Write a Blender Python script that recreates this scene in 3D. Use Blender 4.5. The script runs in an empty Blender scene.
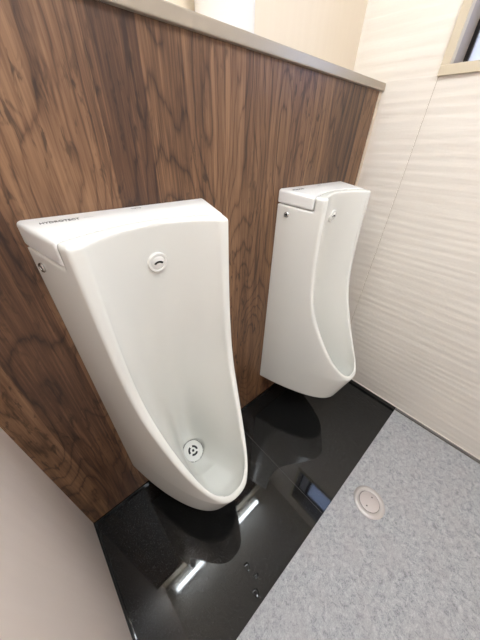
import bpy, bmesh, math, random
import numpy as np
from mathutils import Matrix, Vector

C = bpy.context.scene.collection
SC = bpy.context.scene

# ------------------------------------------------------------------ camera
cam_d = bpy.data.cameras.new('camera')
cam = bpy.data.objects.new('camera', cam_d)
C.objects.link(cam)
cam_d.sensor_fit = 'VERTICAL'
cam_d.sensor_height = 36.0
cam_d.lens = 246.921 / 640 * 36.0
cam_d.clip_start = 0.01
R = ((0.7433823, 0.3747984, -0.5539937),
     (-0.6683882, 0.4475827, -0.5940766),
     (0.0252990, 0.8119088, 0.5832358))
M4 = Matrix([list(R[0]) + [0.1998], list(R[1]) + [-0.6342], list(R[2]) + [1.3021], [0, 0, 0, 1]])
cam.matrix_world = M4
SC.camera = cam

# ------------------------------------------------------------------ world, exposure
world = bpy.data.worlds.new('sky')
SC.world = world
world.use_nodes = True
wb_ = world.node_tree.nodes['Background']
wb_.inputs[0].default_value = (0.50, 0.64, 1.0, 1)
wb_.inputs[1].default_value = 1.5
SC.view_settings.view_transform = 'Standard'
SC.view_settings.look = 'None'
SC.view_settings.gamma = 1.0
SC.view_settings.use_curve_mapping = False
SC.view_settings.exposure = 1.50

TUBE_STRENGTH = 14.5      # fluorescent tube over the ledge
FILL_STRENGTH = 7.2      # unseen ceiling panel, added as fill light

# ------------------------------------------------------------------ dimensions
W = 1.5467       # room width
H = 1.511        # top of the ledge
D = 0.615        # depth of the black tiles
YB = 0.147        # rear wall plane
YF = -1.95       # wall behind the camera
ZC = 2.45        # ceiling

# ------------------------------------------------------------------ materials
def mat(name, col, rough=0.5, metal=0.0, spec=0.5, coat=0.0):
    m = bpy.data.materials.new(name)
    m.use_nodes = True
    b = m.node_tree.nodes['Principled BSDF']
    b.inputs['Base Color'].default_value = (*col, 1)
    b.inputs['Roughness'].default_value = rough
    b.inputs['Metallic'].default_value = metal
    b.inputs['Specular IOR Level'].default_value = spec
    if coat:
        b.inputs['Coat Weight'].default_value = coat
        b.inputs['Coat Roughness'].default_value = 0.05
    return m

def N(m, kind, **kw):
    n = m.node_tree.nodes.new(kind)
    for k, v in kw.items():
        if k in n.inputs and not hasattr(n, k):
            n.inputs[k].default_value = v
        else:
            setattr(n, k, v)
    return n

def L(m, a, b):
    m.node_tree.links.new(a, b)

def obj_coords(m, scale, loc=(0, 0, 0)):
    tc = N(m, 'ShaderNodeTexCoord')
    mp = N(m, 'ShaderNodeMapping')
    mp.inputs['Scale'].default_value = scale
    mp.inputs['Location'].default_value = loc
    L(m, tc.outputs['Object'], mp.inputs['Vector'])
    return mp.outputs['Vector']

def noise(m, vec, scale=1.0, detail=4.0, rough=0.5, dist=0.0):
    n = N(m, 'ShaderNodeTexNoise')
    n.inputs['Scale'].default_value = scale
    n.inputs['Detail'].default_value = detail
    n.inputs['Roughness'].default_value = rough
    n.inputs['Distortion'].default_value = dist
    L(m, vec, n.inputs['Vector'])
    return n.outputs['Fac']

def math_(m, op, a, b=None, c=None):
    n = N(m, 'ShaderNodeMath')
    n.operation = op
    for i, v in enumerate((a, b, c)):
        if v is None:
            continue
        if isinstance(v, (int, float)):
            n.inputs[i].default_value = v
        else:
            L(m, v, n.inputs[i])
    return n.outputs[0]

def ramp(m, fac, stops):
    n = N(m, 'ShaderNodeValToRGB')
    e = n.color_ramp.elements
    while len(e) < len(stops):
        e.new(0.5)
    for i, (p, c) in enumerate(stops):
        e[i].position = p
        e[i].color = (*c, 1) if len(c) == 3 else c
    L(m, fac, n.inputs['Fac'])
    return n.outputs['Color']

def mixc(m, fac, a, b, blend='MIX'):
    n = N(m, 'ShaderNodeMix')
    n.data_type = 'RGBA'
    n.blend_type = blend
    for i, v in ((0, fac), (6, a), (7, b)):
        if isinstance(v, (int, float)):
            n.inputs[i].default_value = v
        elif isinstance(v, tuple):
            n.inputs[i].default_value = (*v, 1)
        else:
            L(m, v, n.inputs[i])
    return n.outputs[2]

def bsdf(m):
    return m.node_tree.nodes['Principled BSDF']

def bump(m, height, strength, dist=0.002):
    n = N(m, 'ShaderNodeBump')
    n.inputs['Strength'].default_value = strength
    n.inputs['Distance'].default_value = dist
    L(m, height, n.inputs['Height'])
    L(m, n.outputs['Normal'], bsdf(m).inputs['Normal'])

def s2l(r, g, b):
    return tuple(((v / 255 + 0.055) / 1.055) ** 2.4 if v > 10 else v / 255 / 12.92 for v in (r, g, b))

# walnut board: vertical grain with cathedral figures, dark flecks
def wood_material():
    m = mat('walnut_board', (0.2, 0.1, 0.06), 0.42)
    tc = N(m, 'ShaderNodeTexCoord')
    sep = N(m, 'ShaderNodeSeparateXYZ')
    L(m, tc.outputs['Object'], sep.inputs[0])
    X, Z = sep.outputs['X'], sep.outputs['Z']
    big = noise(m, obj_coords(m, (3.4, 1, 0.75), (0.35, 0, 0.2)), 1.0, 2.0, 0.45)
    # board index gives each strip its own tone
    strip = N(m, 'ShaderNodeTexVoronoi')
    strip.voronoi_dimensions = '1D'
    strip.inputs['Scale'].default_value = 9.0
    L(m, math_(m, 'ADD', X, math_(m, 'MULTIPLY', big, 0.05)), strip.inputs['W'])
    sepc = N(m, 'ShaderNodeSeparateColor')
    L(m, strip.outputs['Color'], sepc.inputs[0])
    tone = sepc.outputs[0]
    # contour lines of a slow field = growth rings
    field = math_(m, 'ADD', math_(m, 'MULTIPLY', X, 5.0), math_(m, 'MULTIPLY', big, 11.0))
    wob = noise(m, obj_coords(m, (22, 1, 5)), 1.0, 3.0, 0.55)
    field = math_(m, 'ADD', field, math_(m, 'MULTIPLY', wob, 0.55))
    ring = math_(m, 'FRACT', math_(m, 'MULTIPLY', field, 2.8))
    ring = math_(m, 'POWER', math_(m, 'ABSOLUTE', math_(m, 'SUBTRACT', math_(m, 'MULTIPLY', ring, 2.0), 1.0)), 5.5)
    fine = noise(m, obj_coords(m, (210, 1, 5)), 1.0, 5.0, 0.65)
    mid = noise(m, obj_coords(m, (42, 1, 2.0), (2, 0, 1)), 1.0, 4.0, 0.6)
    v = math_(m, 'MULTIPLY', fine, 0.46)
    v = math_(m, 'ADD', v, math_(m, 'MULTIPLY', mid, 0.46))
    v = math_(m, 'ADD', v, math_(m, 'MULTIPLY', tone, 0.18))
    v = math_(m, 'SUBTRACT', v, math_(m, 'MULTIPLY', ring, 0.14))
    col = ramp(m, v, [(0.34, s2l(34, 21, 14)), (0.46, s2l(78, 53, 35)), (0.57, s2l(113, 82, 57)), (0.71, s2l(148, 112, 81))])
    # reddish and greyer boards
    col = mixc(m, math_(m, 'MULTIPLY', sepc.outputs[1], 0.22), col, s2l(112, 77, 61))
    # short dark flecks and knots
    fl = noise(m, obj_coords(m, (64, 1, 17), (5, 0, 3)), 1.0, 3.0, 0.6, 0.6)
    clump = noise(m, obj_coords(m, (5.5, 1, 2.4), (1.3, 0, 4)), 1.0, 1.0)
    fm = math_(m, 'MULTIPLY', ramp(m, fl, [(0.54, (0, 0, 0)), (0.66, (1, 1, 1))]), ramp(m, clump, [(0.44, (0, 0, 0)), (0.56, (1, 1, 1))]))
    col = mixc(m, math_(m, 'MULTIPLY', fm, 0.72), col, s2l(36, 22, 15))
    L(m, col, bsdf(m).inputs['Base Color'])
    bump(m, fine, 0.12, 0.0006)
    return m

def rib_wall_material():
    m = mat('ribbed_cream_panel', s2l(232, 222, 210), 0.45)
    v = obj_coords(m, (1, 2.2, 46))
    a = noise(m, v, 1.0, 3.0, 0.55, 0.5)
    wv = N(m, 'ShaderNodeTexWave')
    wv.wave_type = 'BANDS'
    wv.bands_direction = 'Z'
    wv.inputs['Scale'].default_value = 1.0
    wv.inputs['Distortion'].default_value = 7.0
    wv.inputs['Detail'].default_value = 1.0
    wv.inputs['Detail Scale'].default_value = 0.6
    L(m, obj_coords(m, (1, 1.5, 9.0)), wv.inputs['Vector'])
    h = math_(m, 'ADD', math_(m, 'MULTIPLY', a, 0.32), math_(m, 'MULTIPLY', wv.outputs['Fac'], 0.15))
    bump(m, h, 0.47, 0.010)
    L(m, mixc(m, ramp(m, a, [(0.35, (0, 0, 0)), (0.7, (1, 1, 1))]), s2l(230, 222, 212), s2l(235, 228, 219)), bsdf(m).inputs['Base Color'])
    return m

def lino_material():
    m = mat('grey_mottled_vinyl', s2l(176, 174, 176), 0.55)
    a = noise(m, obj_coords(m, (60, 60, 60)), 1.0, 4.0, 0.62, 0.8)
    b_ = noise(m, obj_coords(m, (9, 9, 9), (2, 3, 0)), 1.0, 3.0, 0.5)
    c = noise(m, obj_coords(m, (260, 260, 60), (1, 3, 0)), 1.0, 2.0, 0.5)
    v = math_(m, 'ADD', math_(m, 'MULTIPLY', a, 0.62), math_(m, 'MULTIPLY', c, 0.38))
    col = ramp(m, v, [(0.37, s2l(124, 125, 129)), (0.46, s2l(156, 157, 160)), (0.55, s2l(171, 172, 174)), (0.64, s2l(190, 190, 191))])
    col = mixc(m, ramp(m, b_, [(0.4, (0, 0, 0)), (0.65, (0.35, 0.35, 0.35))]), col, s2l(170, 165, 166))
    L(m, col, bsdf(m).inputs['Base Color'])
    bump(m, a, 0.05, 0.001)
    return m

def granite_material():
    m = mat('polished_black_granite', (0.012, 0.012, 0.012), 0.07, 0.0, 0.5)
    a = noise(m, obj_coords(m, (420, 420, 420)), 1.0, 2.0, 0.6)
    b_ = noise(m, obj_coords(m, (14, 14, 14)), 1.0, 4.0, 0.6)
    col = ramp(m, a, [(0.5, (0.0045, 0.0045, 0.0044)), (0.62, (0.012, 0.012, 0.0117)), (0.74, (0.09, 0.09, 0.088))])
    L(m, col, bsdf(m).inputs['Base Color'])
    L(m, ramp(m, b_, [(0.35, (0.02,) * 3), (0.7, (0.065,) * 3)]), bsdf(m).inputs['Roughness'])
    return m

def plain_wall_material(name, c1, c2):
    m = mat(name, c1, 0.5)
    a = noise(m, obj_coords(m, (50, 50, 3)), 1.0, 3.0, 0.5)
    L(m, mixc(m, a, c1, c2), bsdf(m).inputs['Base Color'])
    bump(m, a, 0.04, 0.001)
    return m

M = {
    'wood': wood_material(),
    'rib': rib_wall_material(),
    'lino': lino_material(),
    'granite': granite_material(),
    'left': plain_wall_material('beige_panel', s2l(226, 212, 203), s2l(231, 218, 209)),
    'cream': plain_wall_material('cream_wall', s2l(226, 212, 191), s2l(231, 218, 199)),
    'ceil': plain_wall_material('ceiling_board', s2l(238, 236, 230), s2l(242, 240, 235)),
    'cap': mat('champagne_metal', s2l(172, 161, 146), 0.36, 0.4),
    'strip': mat('pale_strip', s2l(216, 200, 180), 0.45),
    'dark_strip': mat('base_strip_grey', s2l(112, 108, 104), 0.5),  # own grey of the strip between right wall and vinyl
    'grout': mat('grey_grout', s2l(72, 71, 69), 0.6),
    'joint': mat('joint_sealant', s2l(186, 173, 158), 0.6),
    'seal': mat('white_sealant', s2l(228, 220, 210), 0.4),
    'ceramic': mat('white_glazed_ceramic', s2l(229, 228, 222), 0.17, 0.0, 0.5),
    'plastic': mat('white_plastic', s2l(236, 235, 232), 0.28),
    'sensor': mat('sensor_plastic', s2l(232, 230, 225), 0.25),
    'drain': mat('drain_plastic', s2l(218, 215, 208), 0.35),
    'black': mat('black_gloss', (0.004, 0.004, 0.004), 0.15),
    'ink': mat('black_print', (0.012, 0.012, 0.014), 0.5),
    'grey_ink': mat('grey_print', s2l(140, 142, 148), 0.5),
    'chrome': mat('chrome', (0.55, 0.54, 0.52), 0.14, 1.0),
    'slot': mat('dark_slot', (0.006, 0.006, 0.006), 0.7),
    'frame': mat('beige_window_frame', s2l(206, 193, 170), 0.4),
    'reveal': mat('grey_reveal', s2l(168, 156, 146), 0.5),
    'sash': mat('dark_bronze_sash', s2l(30, 28, 27), 0.35, 0.3),
    'cover': mat('cover_metal', s2l(190, 184, 181), 0.3, 0.35),
    'cover_in': mat('cover_plug', s2l(192, 182, 179), 0.4, 0.15),
    'paper': mat('paper', s2l(238, 234, 230), 0.85),
    'card': mat('card_core', s2l(170, 140, 105), 0.85),
    'fixture': mat('fixture_enamel', s2l(240, 240, 236), 0.35),
    'water': mat('water', (0.004, 0.004, 0.005), 0.03, 0.0, 0.35),
}
def emission(name, col, s):
    m = bpy.data.materials.new(name)
    m.use_nodes = True
    nt = m.node_tree
    nt.nodes.clear()
    o = nt.nodes.new('ShaderNodeOutputMaterial')
    e = nt.nodes.new('ShaderNodeEmission')
    e.inputs[0].default_value = (*col, 1)
    e.inputs[1].default_value = s
    nt.links.new(e.outputs[0], o.inputs[0])
    return m
M['tube'] = emission('lit_tube', (0.885, 0.95, 1.0), TUBE_STRENGTH)
M['panel'] = emission('fill_diffuser', (0.885, 0.95, 1.0), FILL_STRENGTH)
gl = mat('frosted_glass', (0.93, 0.95, 0.98), 0.35)
bsdf(gl).inputs['Transmission Weight'].default_value = 1.5
bsdf(gl).inputs['IOR'].default_value = 1.05
M['glass'] = gl
M['obscure'] = mat('obscure_white_glass', s2l(235, 233, 230), 0.35)
bsdf(M['obscure']).inputs['Transmission Weight'].default_value = 0.5

# ------------------------------------------------------------------ mesh helpers
def add_box(bm, a, b, bev=0.0):
    x0, y0, z0 = [min(p, q) for p, q in zip(a, b)]
    x1, y1, z1 = [max(p, q) for p, q in zip(a, b)]
    vs = [bm.verts.new(p) for p in ((x0, y0, z0), (x1, y0, z0), (x1, y1, z0), (x0, y1, z0),
                                    (x0, y0, z1), (x1, y0, z1), (x1, y1, z1), (x0, y1, z1))]
    fs = [bm.faces.new([vs[i] for i in f]) for f in
          ((0, 3, 2, 1), (4, 5, 6, 7), (0, 1, 5, 4), (1, 2, 6, 5), (2, 3, 7, 6), (3, 0, 4, 7))]
    if bev:
        es = list({e for f in fs for e in f.edges})
        bmesh.ops.bevel(bm, geom=es, offset=bev, segments=2, profile=0.5, affect='EDGES')

def add_lathe(bm, prof, seg=40, mtx=None, closed=False):
    """profile of (r, z) spun about Z; a first or last r of 0 closes it."""
    rings = []
    for r, z in prof:
        if r < 1e-6:
            rings.append([bm.verts.new((0, 0, z))])
        else:
            rings.append([bm.verts.new((r * math.cos(2 * math.pi * k / seg), r * math.sin(2 * math.pi * k / seg), z)) for k in range(seg)])
    pairs = list(zip(rings[:-1], rings[1:]))
    if closed:
        pairs.append((rings[-1], rings[0]))
    for A, B in pairs:
        for k in range(seg):
            j = (k + 1) % seg
            if len(A) == 1 and len(B) == 1:
                continue
            if len(A) == 1:
                bm.faces.new((A[0], B[k], B[j]))
            elif len(B) == 1:
                bm.faces.new((A[k], B[0], A[j]))
            else:
                bm.faces.new((A[k], B[k], B[j], A[j]))
    if mtx is not None:
        vs = [v for r in rings for v in r]
        bmesh.ops.transform(bm, matrix=mtx, verts=vs)

def add_arc_slot(bm, r0, r1, a0, a1, z0, z1, seg=12, mtx=None):
    top, bot = [], []
    for z, lst in ((z1, top), (z0, bot)):
        for r in (r0, r1):
            lst.append([bm.verts.new((r * math.cos(a0 + (a1 - a0) * k / seg), r * math.sin(a0 + (a1 - a0) * k / seg), z)) for k in range(seg + 1)])
    for k in range(seg):
        bm.faces.new((top[0][k], top[1][k], top[1][k + 1], top[0][k + 1]))
        bm.faces.new((bot[0][k + 1], bot[1][k + 1], bot[1][k], bot[0][k]))
        bm.faces.new((bot[1][k], bot[1][k + 1], top[1][k + 1], top[1][k]))
        bm.faces.new((bot[0][k + 1], bot[0][k], top[0][k], top[0][k + 1]))
    for k in (0, seg):
        f = (top[0][k], bot[0][k], bot[1][k], top[1][k])
        bm.faces.new(f if k == 0 else f[::-1])
    if mtx is not None:
        bmesh.ops.transform(bm, matrix=mtx, verts=[v for l in top + bot for v in l])

def obj(name, bm, material, parent=None, smooth=False):
    me = bpy.data.meshes.new(name)
    bmesh.ops.recalc_face_normals(bm, faces=bm.faces[:])
    bm.to_mesh(me)
    bm.free()
    if smooth:
        for p in me.polygons:
            p.use_smooth = True
        if smooth == 'auto':
            try:
                me.set_sharp_from_angle(angle=math.radians(35))
            except Exception:
                pass
    me.materials.append(material)
    o = bpy.data.objects.new(name, me)
    C.objects.link(o)
    if parent:
        o.parent = parent
    return o

def struct(name, bm, material, parent=None):
    o = obj(name, bm, material, parent)
    if parent is None:
        o['kind'] = 'structure'
    return o

def boxes(*bs, bev=0.0):
    bm = bmesh.new()
    for a, b in bs:
        add_box(bm, a, b, bev)
    return bm

def thing(name, label, cat, loc=(0, 0, 0), group=None):
    o = bpy.data.objects.new(name, None)
    C.objects.link(o)
    o.location = loc
    o.empty_display_size = 0.05
    tag(o, label, cat, group)
    return o

def tag(o, label, cat, group=None):
    o['label'] = label
    o['category'] = cat
    if group:
        o['group'] = group

# ------------------------------------------------------------------ the setting
FT = 0.004                                             # the black tiles lie this much above the vinyl
struct('floor', boxes(((-0.06, YF - 0.06, -0.06), (W + 0.06, YB + 0.06, -0.006)),
                      ((0, YF, -0.006), (W, -D, 0.0))), M['lino'])
SEAM = 0.746
for i, (xa, xb) in enumerate(((0.0, SEAM - 0.0008), (SEAM + 0.0008, W))):
    struct('floor_%d' % (i + 1), boxes(((xa, -D + 0.0005, -0.006), (xb, 0.0, 0.001)), bev=0.0005), M['granite'])

struct('trim_6', boxes(((SEAM - 0.0007, -D + 0.001, -0.006), (SEAM + 0.0007, 0.0, 0.0008))), M['grout'])
struct('wall_back', boxes(((0, 0, 0), (W - 0.021, 0.012, H - 0.025))), M['wood'])
struct('wall_core', boxes(((0, 0.0125, 0), (W, YB, H - 0.025))), M['cream'])
struct('trim_1', boxes(((0, -0.012, H - 0.025), (W - 0.001, YB, H)), bev=0.0025), M['cap'])
struct('trim_2', boxes(((W - 0.020, -0.003, 0.0), (W, 0.012, H - 0.025)), bev=0.001), M['strip'])
struct('wall_rear', boxes(((-0.06, YB, 0), (W + 0.06, YB + 0.06, ZC))), M['cream'])
struct('wall_left', boxes(((-0.06, YF, 0), (0, YB, ZC))), M['left'])
struct('wall_front', boxes(((-0.06, YF - 0.06, 0), (W + 0.06, YF, ZC))), M['left'])
struct('ceiling', boxes(((-0.06, YF - 0.06, ZC), (W + 0.06, YB + 0.06, ZC + 0.06))), M['ceil'])
# right wall in two panels, with the window opening in the nearer one
JY = -0.193
WY0, WY1, WZ0, WZ1 = -0.215, -0.72, 1.538, 2.20         # opening
T = 0.16
MY = -0.33                                            # mullion between the two panes
struct('wall_right', boxes(((W, JY + 0.00125, 0.012), (W + T, YB, ZC)),
                           ((W, YF, 0.012), (W + T, JY - 0.00125, WZ0)),
                           ((W, YF, WZ1), (W + T, JY - 0.00125, ZC)),
                           ((W, WY0, WZ0), (W + T, JY - 0.00125, WZ1)),
                           ((W, YF, WZ0), (W + T, WY1, WZ1)),
                           ((W + 0.002, YF, 0.0), (W + T, YB, 0.012))), M['rib'])
struct('trim_5', boxes(((W + 0.0006, JY - 0.0012, 0.012), (W + T, JY + 0.0012, ZC))), M['joint'])
# thin bands at the foot of the walls
struct('baseboard_back', boxes(((0, -0.008, 0), (W, 0, 0.014)), bev=0.001), M['granite'])
struct('baseboard_left', boxes(((0, -D, 0), (0.008, -0.008, 0.014)), bev=0.001), M['granite'])
struct('baseboard_right', boxes(((W - 0.026, -D, 0), (W, -0.008, 0.012)), bev=0.001), M['granite'])
struct('trim_3', boxes(((W - 0.014, YF, 0.0), (W, -D - 0.0005, 0.011)), bev=0.0008), M['dark_strip'])
struct('trim_4', boxes(((W - 0.0045, YF, 0.0130), (W, -0.008, 0.0185)), bev=0.001), M['seal'])

# window: frame, reveal, sash, pane
win = bpy.data.objects.new('window_1', None)
C.objects.link(win)
win.location = (W, (WY0 + WY1) / 2, WZ0)
win['kind'] = 'structure'
def wpart(name, bm, m, par=win):
    o = obj(name, bm, m, par)
    o.matrix_parent_inverse = Matrix.Translation(-Vector(win.location)) if par is win else Matrix.Identity(4)
    return o
def ring_boxes(y0, y1, z0, z1, t, xa, xb):
    return (((xa, y0, z0), (xb, y1, z0 + t)), ((xa, y0, z1 - t), (xb, y1, z1)),
            ((xa, y0, z0 + t), (xb, y0 - t, z1 - t)), ((xa, y1, z0 + t), (xb, y1 + t, z1 - t)))
wpart('window_frame', boxes(*ring_boxes(WY0 + 0.024, WY1 - 0.024, WZ0 - 0.026, WZ1 + 0.026, 0.028, W - 0.012, W + 0.02), bev=0.0015), M['frame'])
wpart('window_reveal', boxes(*ring_boxes(WY0, WY1, WZ0, WZ1, 0.002, W + 0.0205, W + 0.159)), M['reveal'])
wpart('window_sash', boxes(*ring_boxes(WY0 - 0.002, WY1 + 0.002, WZ0 + 0.002, WZ1 - 0.002, 0.014, W + 0.120, W + 0.145),
                           ((W + 0.120, MY - 0.018, WZ0 + 0.016), (W + 0.145, MY + 0.018, WZ1 - 0.016)), bev=0.001), M['sash'])
wpart('window_pane', boxes(((W + 0.131, WY0 - 0.012, WZ0 + 0.012), (W + 0.135, MY + 0.012, WZ1 - 0.012))), M['obscure'])
wpart('window_pane', boxes(((W + 0.131, MY - 0.012, WZ0 + 0.012), (W + 0.135, WY1 + 0.012, WZ1 - 0.012))), M['glass'])

# ------------------------------------------------------------------ tube lamp of the room, and an added fill panel
lf = thing('fluorescent_batten', 'white batten lamp with one lit tube on the ceiling above the ledge', 'lamp', (0.66, 0.050, ZC))
def lp(name, bm, m, par, smooth=False):
    return obj(name, bm, m, par, smooth)
lp('lamp_body', boxes(((-0.60, -0.02, -0.045), (0.60, 0.075, 0)), bev=0.004), M['fixture'], lf)
bm = bmesh.new()
add_lathe(bm, [(0, -0.575), (0.018, -0.575), (0.018, 0.575), (0, 0.575)], 20,
          Matrix.Translation((0, 0.0, -0.065)) @ Matrix.Rotation(math.pi / 2, 4, 'Y'))
lp('tube', bm, M['tube'], lf, 'auto')
for sx in (-1, 1):
    bm = bmesh.new()
    add_box(bm, (sx * 0.575, -0.018, -0.085), (sx * 0.598, 0.018, -0.045), 0.002)
    lp('lamp_holder', bm, M['fixture'], lf)
pl = thing('added_fill_panel', 'unseen square fill light added on the ceiling over the grey floor', 'lamp', (0.55, -1.10, ZC))  # unseen panel, added and placed to brighten the wood and urinal flanks
lp('frame', boxes(*[((x0, y0, -0.03), (x1, y1, 0)) for x0, y0, x1, y1 in
                    ((-0.32, -0.32, 0.32, -0.30), (-0.32, 0.30, 0.32, 0.32), (-0.32, -0.30, -0.30, 0.30), (0.30, -0.30, 0.32, 0.30))]), M['fixture'], pl)
lp('diffuser', boxes(((-0.299, -0.299, -0.024), (0.299, 0.299, -0.012))), M['panel'], pl)

# ------------------------------------------------------------------ urinal: implicit surface, meshed once
ZB, TOP, FR, ZL = 0.201, 1.1741, 0.414, 0.385
def interp(z, tab):
    """smooth monotone-ish (cubic Hermite) interpolation of a (z, value) table"""
    zs = np.array([t[0] for t in tab]); vs = np.array([t[1] for t in tab])
    d = np.diff(vs) / np.diff(zs)
    mm = np.concatenate([[d[0]], (d[:-1] * np.diff(zs)[1:] + d[1:] * np.diff(zs)[:-1]) / (zs[2:] - zs[:-2]), [d[-1]]])
    zc = np.clip(z, zs[0], zs[-1])
    i = np.clip(np.searchsorted(zs, zc) - 1, 0, len(zs) - 2)
    h = zs[i + 1] - zs[i]
    t = (zc - zs[i]) / h
    return ((2 * t**3 - 3 * t**2 + 1) * vs[i] + (t**3 - 2 * t**2 + t) * h * mm[i]
            + (-2 * t**3 + 3 * t**2) * vs[i + 1] + (t**3 - t**2) * h * mm[i + 1])
RIM = [(0.15, 0.62), (0.28, 0.50), (0.385, 0.412), (0.43, 0.374), (0.48, 0.334), (0.53, 0.300), (0.59, 0.266), (0.65, 0.236), (0.70, 0.214),
       (0.76, 0.196), (0.86, 0.180), (1.02, 0.169), (1.158, 0.1652), (1.23, 0.164)]
BACK = [(0.15, 0.075), (0.25, 0.068), (0.38, 0.062), (0.50, 0.060), (0.65, 0.064), (0.80, 0.076), (0.97, 0.096), (1.08, 0.110), (1.158, 0.120), (1.23, 0.126)]
BRIM = [(0.15, 0.372), (0.30, 0.370), (0.385, 0.362), (0.44, 0.346), (0.49, 0.323), (0.54, 0.293), (0.59, 0.264), (0.65, 0.236), (0.70, 0.215),
        (0.76, 0.197), (0.86, 0.180), (1.02, 0.169), (1.158, 0.1652), (1.23, 0.164)]
WIN = [(0.15, 0.086), (0.30, 0.088), (0.385, 0.093), (0.46, 0.103), (0.53, 0.115), (0.60, 0.128), (0.68, 0.140), (0.77, 0.149), (0.90, 0.155), (1.158, 0.157), (1.23, 0.157)]
PW = [(0.15, 3.1), (0.4, 2.9), (0.7, 2.5), (0.95, 2.15), (1.23, 1.9)]
NS = 2.4
HW, HT = 0.2125, 0.232
def half(a, F):
    hl = HW - HT * a + 0.12 * a * a
    return hl * np.clip(1 - np.clip(a / F, 0, 1) ** NS, 1e-4, 1) ** (1 / NS)
def q_outer(x, y, z):
    a = np.maximum(-y, 0)
    F = FR - np.maximum(ZL - z, 0) * 0.30
    hl = np.maximum(HW - HT * a + 0.12 * a * a, 0.05)
    return ((np.abs(x) / hl) ** NS + (a / F) ** NS + 1e-9) ** (1 / NS) - 1
def q_back(x, y, z):
    a = -y
    yr = interp(z, BRIM)
    yb = interp(z, BACK)
    wi = interp(z, WIN)
    return yb + (yr - yb) * (np.abs(x) / wi) ** interp(z, PW) - a
def unit(q, x, y, z, e=0.0015):
    v = q(x, y, z)
    gx = (q(x + e, y, z) - q(x - e, y, z)) / (2 * e)
    gy = (q(x, y + e, z) - q(x, y - e, z)) / (2 * e)
    gz = (q(x, y, z + e) - q(x, y, z - e)) / (2 * e)
    return v / np.maximum(np.sqrt(gx * gx + gy * gy + gz * gz), 0.3)
def smax(a, b, r):
    h = np.maximum(r - np.abs(a - b), 0) / r
    return np.maximum(a, b) + h * h * r * 0.25
def lmax(a, b, r):
    k = r / (4 * math.log(2))
    m = np.maximum(a, b)
    return m + k * np.log1p(np.exp(-np.abs(a - b) / k))
def top_z(y):
    return TOP - 0.0163 / 0.1652 * (-y)
def sd_outer(x, y, z):
    f1 = unit(q_outer, x, y, z)
    f = smax(f1, z - top_z(y), 0.010)
    f = smax(f, (ZB - z) + 0.0 * x, 0.014)
    yr = interp(z, RIM); dy = (interp(z + 0.002, RIM) - interp(z - 0.002, RIM)) / 0.004
    f = smax(f, (-y - yr) / np.sqrt(1 + dy * dy), 0.007)
    return smax(f, y, 0.004), f1
def floor_z(a):
    return 0.228 + 0.30 * np.maximum(a - 0.14, 0) ** 1.0 * np.clip((a - 0.14) / 0.1, 0, 1)
def sd_cavity(x, y, z, f1):
    c = unit(q_back, x, y, z)
    c = lmax(c, f1 + 0.0085, 0.040)
    return lmax(c, floor_z(-y) - z, 0.13)
LIDZ = 0.044
def lid_reg(x, y, z):
    al = 0.094 + 0.036 * np.minimum((x / 0.175) ** 2, 1.3)
    return (top_z(y) - LIDZ) - z, -y - al
SEAT = None                                            # (point, axis) of the drain's seat, found below
def sd_body(x, y, z):
    o, f1 = sd_outer(x, y, z)
    f = smax(o, -sd_cavity(x, y, z, f1), 0.0065)
    if SEAT is not None:
        p, n = SEAT
        dx, dy, dz = x - p[0], y - p[1], z - p[2]
        hgt = dx * n[0] + dy * n[1] + dz * n[2]
        rad = np.sqrt(np.maximum(dx * dx + dy * dy + dz * dz - hgt * hgt, 1e-10))
        cut = smax(smax(rad - 0.0440, 0.0005 - hgt, 0.002), hgt - 0.06, 0.002)
        f = smax(f, -cut, 0.003)
    d1, d2 = lid_reg(x, y, z)
    return smax(f, -np.maximum(d1 - 0.0026, d2 - 0.0026), 0.005)
def sd_lid(x, y, z):
    o, f1 = sd_outer(x, y, z)
    d1, d2 = lid_reg(x, y, z)
    return smax(smax(o, d1, 0.004), d2, 0.004)

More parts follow.
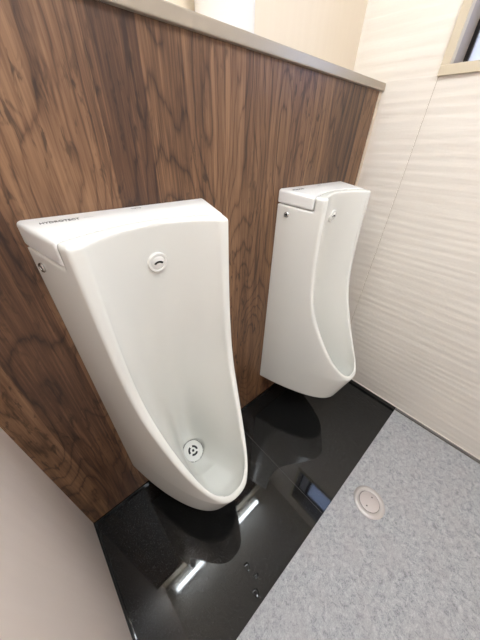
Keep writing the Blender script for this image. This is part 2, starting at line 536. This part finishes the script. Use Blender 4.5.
def surface_mesh(name, fn, lo, hi, h):
    nx, ny, nz = [int(math.ceil((b - a) / h)) + 1 for a, b in zip(lo, hi)]
    xs = lo[0] + h * np.arange(nx); ys = lo[1] + h * np.arange(ny); zs = lo[2] + h * np.arange(nz)
    X, Y, Z = np.meshgrid(xs, ys, zs, indexing='ij')
    F = fn(X, Y, Z)
    S = F < 0
    cnt = np.zeros((nx - 1, ny - 1, nz - 1), int)
    acc = np.zeros((nx - 1, ny - 1, nz - 1, 3))
    def corner(i, j, k, A):
        return A[i:nx - 1 + i, j:ny - 1 + j, k:nz - 1 + k]
    for ax in range(3):
        o1, o2 = [o for o in range(3) if o != ax]
        for p in (0, 1):
            for r in (0, 1):
                c0 = [0, 0, 0]; c0[o1] = p; c0[o2] = r
                c1 = list(c0); c1[ax] = 1
                f0, f1_ = corner(*c0, F), corner(*c1, F)
                cr = (f0 < 0) != (f1_ < 0)
                t = np.where(cr, f0 / np.where(cr, f0 - f1_, 1), 0)
                cnt += cr
                for d in range(3):
                    acc[..., d] += np.where(cr, (c0[d] + (t if d == ax else 0)), 0)
    act = cnt > 0
    idx = -np.ones(act.shape, int)
    idx[act] = np.arange(act.sum())
    ijk = np.argwhere(act)
    P = np.array(lo) + h * (ijk + acc[act] / cnt[act][:, None])
    quads = []
    for ax in range(3):
        o1, o2 = [(1, 2), (2, 0), (0, 1)][ax]
        s0 = [slice(None)] * 3; s1 = [slice(None)] * 3
        s0[ax] = slice(0, -1); s1[ax] = slice(1, None)
        cr = S[tuple(s0)] != S[tuple(s1)]
        for e in np.argwhere(cr):
            if e[o1] == 0 or e[o2] == 0 or e[o1] >= (nx, ny, nz)[o1] - 1 or e[o2] >= (nx, ny, nz)[o2] - 1:
                continue
            q = []
            for d1, d2 in ((-1, -1), (0, -1), (0, 0), (-1, 0)):
                c = list(e); c[o1] += d1; c[o2] += d2
                q.append(int(idx[c[0], c[1], c[2]]))
            quads.append(q if S[tuple(e)] else q[::-1])
    def grad(Q, e=0.0008):
        g = np.stack([fn(Q[:, 0] + (e if d == 0 else 0), Q[:, 1] + (e if d == 1 else 0), Q[:, 2] + (e if d == 2 else 0))
                      - fn(Q[:, 0] - (e if d == 0 else 0), Q[:, 1] - (e if d == 1 else 0), Q[:, 2] - (e if d == 2 else 0)) for d in range(3)], 1) / (2 * e)
        return g
    for _ in range(3):
        f = fn(P[:, 0], P[:, 1], P[:, 2])
        g = grad(P)
        step = (f / np.maximum((g * g).sum(1), 0.25))[:, None] * g
        ln = np.linalg.norm(step, axis=1, keepdims=True)
        P = P - step * np.minimum(1, 0.6 * h / np.maximum(ln, 1e-9))
    P[:, 2] -= ZB
    me = bpy.data.meshes.new(name)
    me.from_pydata(P.tolist(), [], quads)
    me.validate()
    for p in me.polygons:
        p.use_smooth = True
    try:
        me.set_sharp_from_angle(angle=math.radians(50))
    except Exception:
        pass
    return me

def march(x, z, y0=-0.36, y1=-0.02):
    """where a line running back at (x, z) first meets the bowl"""
    ys = np.linspace(y0, y1, 900)
    f = sd_body(np.full_like(ys, x), ys, np.full_like(ys, z))
    k = int(np.argmax(f < 0))
    return float(ys[k])
def normal_at(p):
    e = 0.002
    g = []
    for d in range(3):
        a = np.array(p, float); b = np.array(p, float)
        a[d] += e; b[d] -= e
        g.append(float(sd_body(*[np.array([v]) for v in a])[0] - sd_body(*[np.array([v]) for v in b])[0]))
    return Vector(g).normalized()
def drop(x, y, z0=0.6, z1=0.19):
    zs = np.linspace(z0, z1, 900)
    f = sd_body(np.full_like(zs, x), np.full_like(zs, y), zs)
    return float(zs[int(np.argmax(f < 0))])
def frame_on(p, n, up=Vector((0, 0, 1))):
    """matrix with Z along n, Y as close to up as possible, at p (urinal-local, z above base)"""
    n = n.normalized()
    xax = up.cross(n).normalized()
    yax = n.cross(xax)
    m = Matrix((xax, yax, n)).transposed().to_4x4()
    m.translation = Vector((p[0], p[1], p[2] - ZB))
    return m

def text_part(name, body, size, material, parent, mtx, bold=0.0, squeeze=1.0):
    cu = bpy.data.curves.new(name, 'FONT')
    cu.body = body
    cu.size = size
    cu.extrude = 0.00015
    cu.offset = bold
    tmp = bpy.data.objects.new(name, cu)
    C.objects.link(tmp)
    bpy.context.view_layer.update()
    me = bpy.data.meshes.new_from_object(tmp.evaluated_get(bpy.context.evaluated_depsgraph_get()))
    bpy.data.objects.remove(tmp)
    me.transform(mtx @ Matrix.Diagonal((squeeze, 1, 1, 1)))
    me.materials.append(material)
    me.name = name
    o = bpy.data.objects.new(name, me)
    C.objects.link(o)
    o.parent = parent
    return o

def make_urinal(label, loc):
    u = thing('urinal', label, 'urinal', loc, 'wall-hung urinals')
    global SEAT
    yd = -0.130
    dp = Vector((0, yd, drop(0, yd)))
    e = 0.030
    dn = Vector((-(drop(e, yd) - drop(-e, yd)) / (2 * e), -(drop(0, yd + e) - drop(0, yd - e)) / (2 * e), 1)).normalized()
    SEAT = (tuple(dp), tuple(dn))
    me = surface_mesh('body', sd_body, (-0.232, -0.435, 0.182), (0.233, 0.018, 1.194), 0.0045)
    me.materials.append(M['ceramic'])
    body = bpy.data.objects.new('body', me); C.objects.link(body); body.parent = u
    ml = surface_mesh('lid', sd_lid, (-0.2305, -0.155, 1.1), (0.2305, 0.012, 1.192), 0.0035)
    ml.materials.append(M['plastic'])
    lid = bpy.data.objects.new('lid', ml); C.objects.link(lid); lid.parent = u
    # writing on the lid
    slope = math.atan2(0.0163, 0.1652)
    def lid_m(x, y):
        return Matrix.Translation((x, y, top_z(y) - ZB + 0.0003)) @ Matrix.Rotation(slope, 4, 'X')
    text_part('lettering', 'HYDROTECT', 0.0140, M['ink'], lid, lid_m(-0.180, -0.040), 0.0001, 0.82)
    text_part('lettering', '- - - - -', 0.006, M['grey_ink'], lid, lid_m(-0.103, -0.035))
    text_part('lettering', 'TOTO', 0.0085, M['grey_ink'], lid, lid_m(0.0, -0.020))
    # sensor: round button with a dark arched window
    zs_ = 1.075
    p = Vector((0, march(0, zs_), zs_)); n = normal_at(p)
    m = frame_on(p, n)
    bm = bmesh.new()
    add_lathe(bm, [(0, -0.006), (0.0238, -0.006), (0.0238, 0.0045), (0.0222, 0.0068), (0.0180, 0.0072), (0.0168, 0.0058), (0.0160, 0.0066), (0.010, 0.0082), (0, 0.0088)], 40, m)
    sens = obj('sensor', bm, M['sensor'], u, 'auto')
    bm = bmesh.new()
    add_arc_slot(bm, 0.0105, 0.0152, math.radians(42), math.radians(138), 0.004, 0.0090, 16, m @ Matrix.Translation((0, -0.0098, 0)))
    obj('sensor_window', bm, M['black'], sens)
    # drain: flush disc with ring slots
    p, n = dp, dn
    m = frame_on(p, n, Vector((0, 1, 0))) @ Matrix.Translation((0, 0, -0.0015))
    bm = bmesh.new()
    add_lathe(bm, [(0, -0.030), (0.0410, -0.030), (0.0410, 0.0040), (0.0398, 0.0052), (0.0375, 0.0054), (0.024, 0.0052), (0, 0.0052)], 48, m)
    dr = obj('drain_cover', bm, M['drain'], u, 'auto')
    bm = bmesh.new()
    add_lathe(bm, [(0.0412, -0.026), (0.0432, -0.026), (0.0432, 0.0028), (0.0412, 0.0028)], 48, m, True)
    obj('drain_gap', bm, M['slot'], dr, 'auto')
    for k in range(3):
        bm = bmesh.new()
        a0 = math.radians(30 + 120 * k)
        add_arc_slot(bm, 0.0125, 0.0205, a0 - math.radians(44), a0 + math.radians(44), 0.0, 0.0057, 12, m)
        obj('drain_slot', bm, M['slot'], dr)
    bm = bmesh.new()
    add_lathe(bm, [(0, 0.0), (0.0052, 0.0), (0.0052, 0.0059), (0, 0.0059)], 20, m)
    obj('drain_hole', bm, M['slot'], dr, 'auto')
    # chrome fixing cap on the left flank
    ph = Vector((-half(0.040, FR) + 0.0005, -0.040, 1.093))
    nn = Vector((-1, -0.30, 0)).normalized()
    m = frame_on(ph, nn)
    bm = bmesh.new()
    add_lathe(bm, [(0, -0.004), (0.0098, -0.004), (0.0098, 0.003), (0.0082, 0.0048), (0.0055, 0.0048), (0.0050, 0.0030), (0, 0.0030)], 28, m)
    cp = obj('fixing_cap', bm, M['chrome'], u, 'auto')
    bm = bmesh.new()
    add_lathe(bm, [(0, 0.0026), (0.0038, 0.0026), (0.0038, 0.0034), (0, 0.0034)], 16, m)
    obj('screw_recess', bm, M['slot'], cp, 'auto')
    return u

def copy_tree(o, parent=None):
    c = o.copy()
    C.objects.link(c)
    if parent is not None:
        c.parent = parent
    for ch in list(o.children):
        copy_tree(ch, c)
    return c

u1 = make_urinal('white ceramic urinal on the wood wall nearer the left wall, bowl and drain facing us', (0.423, 0.0, ZB))
u2 = copy_tree(u1)
u2.location = (1.1725, 0.0, ZB)
u2['label'] = 'white ceramic urinal on the wood wall in the corner by the ribbed cream wall'

# ------------------------------------------------------------------ small things
fc = thing('floor_cleanout', 'round pale metal cleanout cover set in the grey floor', 'floor cover', (0.942, -0.729, 0.0))
bm = bmesh.new()
add_lathe(bm, [(0.0425, 0.0005), (0.0640, 0.0005), (0.0655, 0.0015), (0.0625, 0.0042), (0.0545, 0.0062), (0.0455, 0.0062), (0.0432, 0.0048)], 64, None, True)
obj('flange', bm, M['cover'], fc, 'auto')
bm = bmesh.new()
add_lathe(bm, [(0, 0.0005), (0.0415, 0.0005), (0.0415, 0.0052), (0.0405, 0.0058), (0, 0.0058)], 56)
pg = obj('plug', bm, M['cover_in'], fc, 'auto')
bm = bmesh.new()
add_lathe(bm, [(0.0414, 0.0005), (0.0426, 0.0005), (0.0426, 0.0046), (0.0414, 0.0046)], 56, None, True)
obj('joint', bm, M['slot'], fc, 'auto')
ang = math.radians(-2)
for s in (-1, 1):
    bm = bmesh.new()
    add_lathe(bm, [(0, 0.004), (0.0030, 0.004), (0.0030, 0.0060), (0, 0.0060)], 16, Matrix.Translation((s * 0.024 * math.cos(ang), s * 0.024 * math.sin(ang), 0)))
    obj('key_hole', bm, M['slot'], pg, 'auto')

# roll on the ledge behind the cap
rl = thing('paper_roll', 'white paper roll standing on the ledge against the cream wall', 'paper roll', (0.776, 0.070, H))
bm = bmesh.new()
add_lathe(bm, [(0.021, 0.001), (0.069, 0.001), (0.0715, 0.004), (0.0715, 0.121), (0.069, 0.124), (0.021, 0.124)], 56, None, True)
obj('paper', bm, M['paper'], rl, 'auto')
bm = bmesh.new()
add_lathe(bm, [(0.0185, 0.0), (0.0208, 0.0), (0.0208, 0.124), (0.0185, 0.124)], 40, None, True)
obj('core', bm, M['card'], rl, 'auto')

# three wet drops on the black tiles
random.seed(4)
for (x, y, r, lab) in ((0.387, -0.515, 0.0125, 'small dark water drop on the black tile, farthest from the grey floor'),
                       (0.395, -0.555, 0.0090, 'tiny dark water drop on the black tile, middle one of the row'),
                       (0.365, -0.585, 0.0120, 'dark ring-like water drop on the black tile, nearest the grey floor')):
    bm = bmesh.new()
    add_lathe(bm, [(0, 0.0), (r, 0.0), (r * 0.9, 0.0005), (r * 0.6, 0.0011), (0, 0.0014)], 28)
    for v in bm.verts:
        a = math.atan2(v.co.y, v.co.x)
        k = 1 + 0.14 * math.sin(2 * a + r * 900) + 0.09 * math.sin(3 * a + 1)
        v.co.x *= k; v.co.y *= k
    o = obj('water_drop', bm, M['water'], None, True)
    o.location = (x, y, 0.001)
    tag(o, lab, 'water drop', 'water drops on the black tiles')
